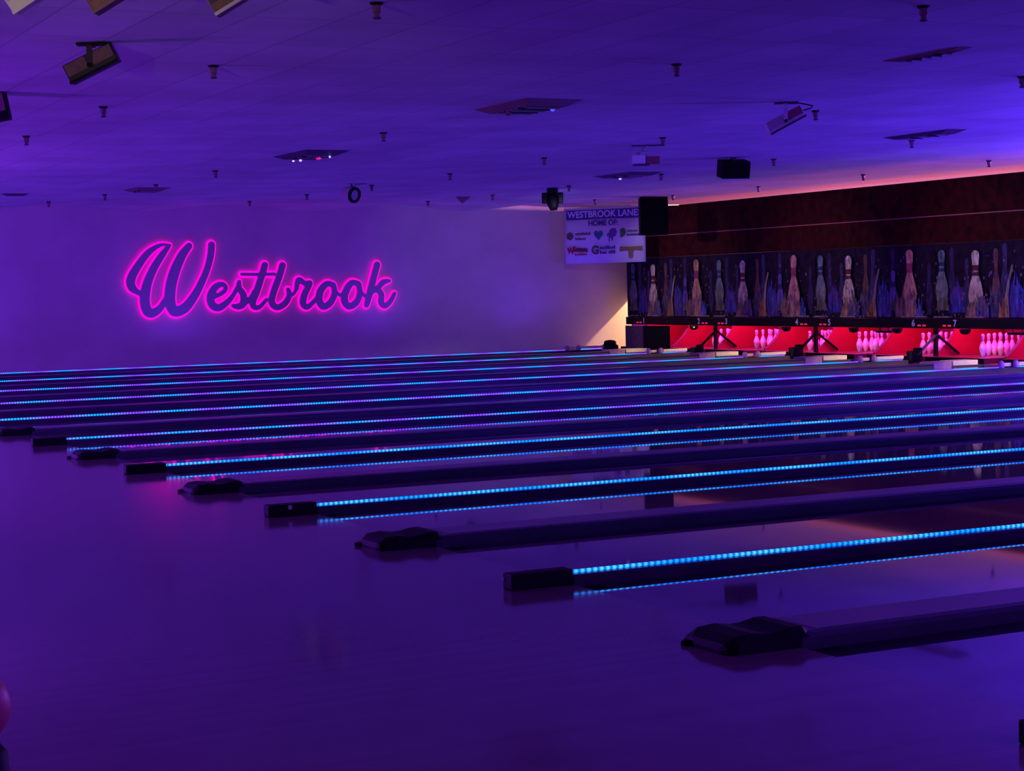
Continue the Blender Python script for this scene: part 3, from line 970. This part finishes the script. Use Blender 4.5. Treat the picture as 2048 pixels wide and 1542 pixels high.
def small_print(x0, x1, z, h, m, words):
    random.seed(int(x0 * 1000 + z * 100))
    mb = MB()
    x = x0
    for w_ in words:
        for c in range(w_):
            dx = (x1 - x0) / (sum(words) + len(words) - 1)
            hh = h * random.choice((1, 0.72, 0.72, 1, 0.8))
            mb.box(x + dx * 0.08, x + dx * 0.80, YB - 0.002, YB, z, z + hh)
            x += dx
        x += dx
    mb.build('small_print', m, bn)


ink_disc(0.137, 0.61, 0.088, M['ink_olive'])
ink_disc(0.137, 0.61, 0.066, M['ink_dark'], y=YB - 0.0015)
text_mesh('logo', 'G', 0.13, M['ink_olive'], bn, (0.137, YB - 0.005, 0.61), FR, bold=0.004, depth=0.001)
small_print(0.27, 0.65, 0.625, 0.065, M['ink_maroon'], (9,))
small_print(0.27, 0.53, 0.52, 0.055, M['ink_dark'], (7,))
heart = [(0.84 + 0.0068 * 16 * math.sin(a) ** 3, 0.62 + 0.0076 * (13 * math.cos(a) - 5 * math.cos(2 * a) - 2 * math.cos(3 * a) - math.cos(4 * a))) for a in np.linspace(0, 2 * PI, 33)[:-1]]
ink_poly(heart, M['ink_teal'])
ink_poly([(1.04, 0.58), (1.06, 0.64), (1.10, 0.66), (1.12, 0.72), (1.20, 0.76), (1.27, 0.74), (1.29, 0.66), (1.26, 0.58), (1.20, 0.56), (1.19, 0.48), (1.16, 0.48), (1.15, 0.55), (1.12, 0.54), (1.11, 0.46), (1.09, 0.46), (1.09, 0.58)], M['ink_violet'])
ink_poly([(1.37, 0.54), (1.37, 0.72), (1.44, 0.755), (1.50, 0.70), (1.50, 0.62), (1.44, 0.56)], M['ink_green'])
small_print(1.53, 1.93, 0.655, 0.05, M['ink_olive'], (8, 3))
small_print(1.53, 1.93, 0.575, 0.05, M['ink_dark'], (11,))
ink_poly([(0.06, 0.36), (0.11, 0.20), (0.15, 0.29), (0.19, 0.20), (0.28, 0.38), (0.21, 0.385), (0.18, 0.29), (0.15, 0.38), (0.11, 0.29), (0.105, 0.36)], M['ink_red'])
ink_poly([(0.20, 0.27), (0.57, 0.25), (0.57, 0.33), (0.30, 0.35)], M['ink_maroon'])
small_print(0.25, 0.55, 0.18, 0.05, M['ink_red'], (8,))
text_mesh('logo', 'G', 0.24, M['ink_dark'], bn, (0.755, YB, 0.28), FR, bold=0.012, depth=0.001)
text_mesh('logo', 'G', 0.20, M['ink_olive'], bn, (0.755, YB - 0.003, 0.28), FR, bold=0.004, depth=0.001)
small_print(0.87, 1.25, 0.30, 0.075, M['ink_blue'], (8,))
small_print(0.87, 1.25, 0.20, 0.070, M['ink_dark'], (4, 4))
ink_poly([(1.35, 0.235), (1.35, 0.345), (1.62, 0.335), (1.90, 0.345), (1.90, 0.235), (1.70, 0.255), (1.66, 0.235), (1.66, 0.10), (1.63, 0.08), (1.59, 0.08), (1.56, 0.10), (1.56, 0.235), (1.52, 0.255)], M['ink_brown'])
for x in (0.02, BW - 0.02):
    MB().tube([(x, 0.0, BH - 0.02), (x + 0.01, 0.01, H - 1.95)], 0.004, 6).build('tie_cord', M['darkmetal'], bn)

# ------------------------------------------------------------------ loudspeakers
ZR = math.atan2(-0.45, 0.892)
t = empty('loudspeaker', (15.52, -3.10, 2.87), ZR, 'large black loudspeaker hung in front of the banner corner', 'loudspeaker')
MB().box(-0.29, 0.29, -0.20, 0.25, -0.40, 0.37).build('cabinet', M['black'], t, bevel=0.012)
MB().box(-0.265, 0.265, -0.215, -0.20, -0.375, 0.345).build('grille', M['fabric'], t)
for dx in (-0.2, 0.2):
    MB().box(dx - 0.02, dx + 0.02, -0.02, 0.02, 0.36, 0.385).build('ceiling_bracket', M['darkmetal'], t)

t = empty('loudspeaker', (10.7, -13.3, H), ZR + 0.25, 'small black box loudspeaker on the ceiling in front of the masking', 'loudspeaker')
R_ = Matrix.Rotation(math.radians(12), 3, 'X')
MB().box(-0.21, 0.21, -0.13, 0.13, -0.125, 0.125, R_, (0, 0, -0.165)).build('cabinet', M['black'], t, bevel=0.01)
MB().box(-0.195, 0.195, -0.138, -0.13, -0.10, 0.11, R_, (0, 0, -0.165)).build('grille', M['fabric'], t)
MB().box(-0.20, 0.20, -0.12, 0.12, -0.131, -0.125, R_, (0, 0, -0.165)).build('bottom_board', M['grey'], t)
MB().box(-0.03, 0.03, -0.03, 0.03, -0.06, 0.0).build('ceiling_bracket', M['darkmetal'], t)

# ------------------------------------------------------------------ flood fixtures on the ceiling
def flood(name_label, loc, L, W, tilt, mats, cable=True, cat='light fixture', zr=ZR, depth=0.12, drop=None):
    """slim flood: body with two filter panels and a lip, held by a yoke; loc is the centre of the body"""
    shell, filt_a, filt_b, yoke = mats
    t_ = empty('flood_light', loc, zr, name_label, cat, 'flood lights under the ceiling')
    R = Matrix.Rotation(-tilt, 3, 'Y')
    MB().box(-L / 2, L / 2, -depth / 2, depth / 2, -W / 2, W / 2, R).build('housing', shell, t_, bevel=0.008)
    MB().box(-L / 2 + 0.012, -0.02, -depth / 2 - 0.006, -depth / 2, -W / 2 + W * 0.32, W / 2 - 0.008, R).build('filter_panel', filt_a, t_)
    MB().box(0.02, L / 2 - 0.012, -depth / 2 - 0.006, -depth / 2, -W / 2 + W * 0.32, W / 2 - 0.008, R).build('filter_panel', filt_b, t_)
    MB().box(-L / 2, L / 2, -depth / 2 - 0.02, -depth / 2, -W / 2 - 0.006, -W / 2 + 0.012, R).build('lip', yoke if shell is not M['white'] else M['ventdark'], t_)
    top = H - loc[2]
    MB().box(-0.02, 0.02, -depth / 2 - 0.018, -depth / 2 - 0.008, -W * 0.2, top - 0.02).build('yoke_arm', shell, t_)
    MB().box(-0.02, 0.02, -depth / 2 - 0.018, depth / 2, top - 0.03, top - 0.02).build('yoke_bridge', shell, t_)
    MB().box(-0.10, 0.14, -0.04, 0.04, top - 0.02, top).build('ceiling_plate', yoke, t_)
    MB().lathe([(0.016, 0), (0.016, 0.02), (0.0, 0.022)], n=12, axis=(0, -1, 0), origin=(0, -depth / 2 - 0.018, -W * 0.12)).build('knob', M['hoodblack'], t_)
    if cable:
        p = [(L / 2 * math.cos(tilt), 0, L / 2 * math.sin(tilt)), (L / 2 + 0.07, 0, 0.06 + L / 2 * math.sin(tilt) * 0.6), (L / 2 + 0.09, 0, top * 0.75), (0.16, 0, top - 0.015), (0.10, 0, top - 0.012)]
        MB().tube(p, 0.007, 6).build('cable', M['hoodblack'], t_)
    return t_


flood('white flood light with two dusky panels tilted on its yoke, over the middle lanes', (6.69, -20.25, 3.07), 0.40, 0.13, math.radians(27), (M['white'], M['grey'], M['redfilter'], M['ventdark']))
flood('dark flood light tilted on its yoke, alone over the approach', (-0.92, -22.6, 3.10), 0.38, 0.14, math.radians(25), (M['darkmetal'], M['brownfilter'], M['brownfilter'], M['hoodblack']), cable=False)
flood('reddish brown flood light at the upper picture edge, beside the cream framed one', (-1.65, -25.86, 3.10), 0.26, 0.20, math.radians(30), (M['brownfilter'], M['redfilter'], M['brownfilter'], M['ventred']), cable=False)
flood('brown flood light with pale lower lip at the upper picture edge', (-1.02, -26.02, 3.10), 0.28, 0.20, math.radians(30), (M['brownfilter'], M['ventdark'], M['ventdark'], M['cream']), cable=False)
flood('dark flood light cut off by the side edge of the picture', (-1.0, -19.25, 3.10), 0.36, 0.24, math.radians(10), (M['hoodblack'], M['ventred'], M['ventred'], M['hoodblack']), cable=False)
flood('cream framed flood light at the upper corner of the picture', (-2.06, -25.93, 3.10), 0.34, 0.22, math.radians(32), (M['cream'], M['grey'], M['white'], M['cream']), cable=False)

# second white flood: stubby head and red side panel below a long plate
t = empty('flood_light', (8.16, -15.12, H), ZR, 'white stubby flood light with a red panel, in front of the banner', 'light fixture', 'flood lights under the ceiling')
MB().box(-0.20, 0.22, -0.04, 0.05, -0.015, 0.0).build('ceiling_plate', M['ventdark'], t)
MB().tube([(0.0, 0, -0.01), (-0.07, 0, -0.09), (-0.15, 0, -0.13)], 0.02, 8).build('yoke_arm', M['grey'], t)
MB().box(-0.20, -0.03, -0.09, 0.08, -0.25, -0.125).build('housing', M['white'], t, bevel=0.02)
MB().box(-0.10, 0.02, -0.08, 0.06, -0.13, -0.085).build('top_box', M['grey'], t, bevel=0.01)
MB().box(-0.025, 0.155, -0.06, 0.06, -0.245, -0.15).build('side_panel', M['redfilter'], t, bevel=0.006)
MB().box(-0.19, 0.02, -0.10, 0.07, -0.265, -0.25).build('lip', M['ventdark'], t)

# round can light with a cable
t = empty('can_light', (7.33, -6.94, 3.07), ZR, 'round grey can light with dark front ring, above the neon sign', 'light fixture')
ax = Vector((0.72, -0.66, -0.20)).normalized()
MB().lathe([(0.085, -0.16), (0.115, -0.14), (0.125, -0.06), (0.125, 0.03), (0.13, 0.05)], n=24, axis=ax).build('can', M['grey'], t, smooth=True)
MB().lathe([(0.10, 0.05), (0.135, 0.05), (0.135, 0.075), (0.088, 0.082), (0.088, 0.05)], n=24, axis=ax, caps=False).build('front_ring', M['hoodblack'], t)
MB().lathe([(0.095, 0.05), (0.095, 0.062), (0.0, 0.07)], n=24, axis=ax).build('lens', M['grey'], t)
MB().box(-0.015, 0.015, -0.02, 0.02, 0.09, H - 3.07).build('hanger', M['ventdark'], t)
MB().tube([(0.0, 0.05, 0.11), (0.07, 0.05, 0.165), (0.16, 0.05, 0.176), (0.26, 0.05, 0.179)], 0.006, 6).build('cable', M['hoodblack'], t)
MB().lathe([(0.02, 0), (0.02, 0.03), (0.0, 0.035)], n=10, axis=(-1, 0, 0), origin=(-0.12, 0, 0.02)).build('knob', M['hoodblack'], t)

# black moving-head light
t = empty('moving_head_light', (11.65, -5.96, H), ZR, 'black moving head light hanging above the end of the side wall', 'light fixture')
MB().box(-0.10, 0.10, -0.10, 0.10, -0.10, 0.0).build('base', M['hoodblack'], t, bevel=0.015)
for dx in (-0.150, 0.150):
    MB().box(dx - 0.045, dx + 0.045, -0.09, 0.09, -0.28, -0.085).build('fork_arm', M['hoodblack'], t, bevel=0.015)
MB().box(-0.185, 0.185, -0.06, 0.06, -0.12, -0.085).build('fork_bridge', M['hoodblack'], t, bevel=0.01)
MB().lathe([(0.07, -0.14), (0.11, -0.10), (0.115, 0.04), (0.085, 0.14), (0.07, 0.17)], n=20, axis=(0.1, -0.25, -1), origin=(0, 0, -0.22)).build('head', M['black'], t, smooth=True)
MB().lathe([(0.07, 0.17), (0.07, 0.178), (0.0, 0.185)], n=20, axis=(0.1, -0.25, -1), origin=(0, 0, -0.22)).build('lens', M['fabric'], t)

# small dark wedge on the ceiling
o = MB().add([(-0.14, 0, 0.0), (0.14, 0, 0.0), (-0.02, 0.0, -0.13), (-0.14, 0.12, 0.0), (0.14, 0.12, 0.0), (-0.02, 0.12, -0.13)],
             [(0, 1, 2), (3, 5, 4), (0, 3, 4, 1), (1, 4, 5, 2), (2, 5, 3, 0)]).build('pennant_bracket', M['ventred'])
o.location = (11.25, -3.0, H)
o.rotation_euler = (0, 0, ZR)
tag(o, 'small dark triangular bracket on the ceiling near the side wall', 'bracket')

# ------------------------------------------------------------------ air diffusers let into the ceiling
def vent(x0, x1, y0, y1, label, m_rim, drop, sparks=()):
    cx, cy = (x0 + x1) / 2, (y0 + y1) / 2
    hx, hy = (x1 - x0) / 2, (y1 - y0) / 2
    t_ = empty('ceiling_vent', (cx, cy, H), 0, label, 'ceiling vent', 'vents in the ceiling')
    # sloping frame: outer edge on the ceiling, inner edge lower
    o_, i_ = 1.0, 0.70
    vs_ = [(sx * hx * o_, sy * hy * o_, 0.002) for sx, sy in ((-1, -1), (1, -1), (1, 1), (-1, 1))] + \
          [(sx * hx * i_, sy * hy * i_, -drop) for sx, sy in ((-1, -1), (1, -1), (1, 1), (-1, 1))] + \
          [(sx * hx * (i_ - 0.05), sy * hy * (i_ - 0.05), -drop + 0.012) for sx, sy in ((-1, -1), (1, -1), (1, 1), (-1, 1))]
    fs_ = []
    for r_ in (0, 4):
        for q in range(4):
            a, b = r_ + q, r_ + (q + 1) % 4
            fs_.append((a, b, b + 4, a + 4))
    MB().add(vs_, fs_).build('frame', m_rim, t_)
    MB().box(-hx * 0.64, hx * 0.64, -hy * 0.64, hy * 0.64, -drop + 0.010, -drop + 0.016).build('core_plate', M['ventgrey'], t_)
    for q in range(5):
        yy = (-0.5 + q * 0.25) * hy
        R = Matrix.Rotation(math.radians(30), 3, 'X')
        MB().box(-hx * 0.6, hx * 0.6, -0.03, 0.03, -0.003, 0.003, R, (0, yy, -drop)).build('louver', M['ventdark'] if q % 2 else M['ventgrey'], t_)
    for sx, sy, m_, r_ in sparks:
        MB().lathe([(r_, 0.0), (r_, -0.02), (0.0, -0.03)], n=10, origin=(sx, sy, -drop - 0.01)).build('glint', m_, t_)  # highlights on the vent, put in as small glowing studs
    return t_


vent(3.90, 4.52, -20.0, -18.80, 'large rusty air diffuser in the ceiling over the middle lanes', M['ventred'], 0.055, [(0.12, -0.30, M['blueglint'], 0.022)])
vent(4.00, 4.61, -13.70, -12.45, 'dark air diffuser with pink and white glints in the ceiling', M['ventdark'], 0.05, [(-0.12, 0.33, M['whitespark'], 0.016), (-0.05, 0.25, M['whitespark'], 0.018), (0.05, -0.15, M['pinkspark'], 0.035), (0.10, -0.42, M['whitespark'], 0.012)])
vent(10.75, 11.36, -10.30, -9.05, 'dark air diffuser with one blue glint, before the banner', M['ventdark'], 0.04, [(-0.02, 0.20, M['whitespark'], 0.022)])
vent(4.00, 4.60, -5.75, -4.90, 'small rusty air diffuser in the ceiling above the neon sign', M['ventred'], 0.04)
vent(10.70, 11.0, -18.0, -16.70, 'narrow dark slot vent in the ceiling before the masking', M['ventdark'], 0.04)
vent(2.20, 2.66, -3.95, -3.75, 'thin dark slot vent in the ceiling by the far end of the side wall', M['ventdark'], 0.03)
vent(5.50, 5.64, -24.3, -23.3, 'narrow rusty slot vent in the ceiling near the upper picture edge', M['ventred'], 0.02)

# ------------------------------------------------------------------ pendant sprinkler heads on a grid
spr = [(0.31, -24.9), (3.83, -25.89), (0.3, -21.58), (3.9, -22.68), (7.54, -22.75), (0.26, -18.3), (4.03, -19.33), (7.57, -19.57), (0.24, -15.01), (4.02, -16.18), (7.74, -16.19),
       (11.37, -16.47), (7.83, -12.89), (11.53, -13.12), (15.42, -13.34), (4.06, -9.81), (7.93, -9.55), (11.62, -9.8), (15.52, -10.06), (4.12, -6.5), (7.83, -6.61), (11.59, -6.7), (15.7, -6.64),
       (4.02, -3.64), (7.73, -3.74), (11.56, -3.68), (15.6, -3.75), (3.59, -1.2), (7.49, -1.2), (11.34, -1.12), (14.83, -1.9)]
ycols = [-25, -22.3, -19, -16, -13, -9.8, -6.6, -3.7, -1.3]
xcols = [0.3, 4.0, 7.7, 11.5, 15.4]
rowname = ['row nearest the photographer'] + ['%s row back' % ORD[i] for i in range(2, 9)] + ['row along the sign wall']
colname = ['foul line end', 'second from the foul line end', 'middle of the lanes', 'second from the pin end', 'pin end']
s0 = None
for x, y in spr:
    r_ = min(range(9), key=lambda i: abs(ycols[i] - y))
    c_ = min(range(5), key=lambda i: abs(xcols[i] - x))
    lab = 'dark ceiling sprinkler head, %s, %s' % (rowname[r_], colname[c_])
    amp = 0.075 * math.exp(-max(0.0, WALL - y) / 1.7) * max(0.35, min(1.0, (x + 2) / 8.0)) * (1 if x < 14.6 else max(0.0, 15.6 - x))
    zc = H - amp * math.cos(2 * PI * (x - 5.9) / 3.7)
    if s0 is None:
        s0 = empty('sprinkler_head', (x, y, zc), 0, lab, 'sprinkler', 'sprinkler heads on the ceiling grid')
        MB().lathe([(0.045, 0.002), (0.045, -0.006), (0.034, -0.016), (0.030, -0.018)], n=14).build('ceiling_plate', M['hoodblack'], s0)
        MB().lathe([(0.030, -0.012), (0.028, -0.06), (0.020, -0.068), (0.020, -0.092)], n=12).build('body', M['ventred'], s0)
        MB().lathe([(0.027, -0.092), (0.027, -0.100), (0.012, -0.104)], n=12).build('deflector', M['ventdark'], s0)
    else:
        c = copy_tree(s0)
        c.location = (x, y, zc)
        c['label'] = lab

# ------------------------------------------------------------------ things cut by the picture edge, on the approach
t = empty('ball_stand', (-3.305, -30.432, 0), 0, 'low black stand at the side picture edge under a red ball', 'ball stand')
MB().lathe([(0.10, 0.0), (0.105, 0.02), (0.095, 0.17), (0.075, 0.196)], n=20).build('base', M['hoodblack'], t, smooth=True)
o = MB().lathe([(0.0, -0.108)] + [(0.108 * math.sin(a), -0.108 * math.cos(a)) for a in np.linspace(0.15, PI - 0.15, 17)] + [(0.0, 0.108)], n=28).build('bowling_ball', M['ball'], smooth=True)
o.location = (-3.305, -30.432, 0.305)
tag(o, 'dull red bowling ball at the side picture edge on a black stand', 'bowling ball')
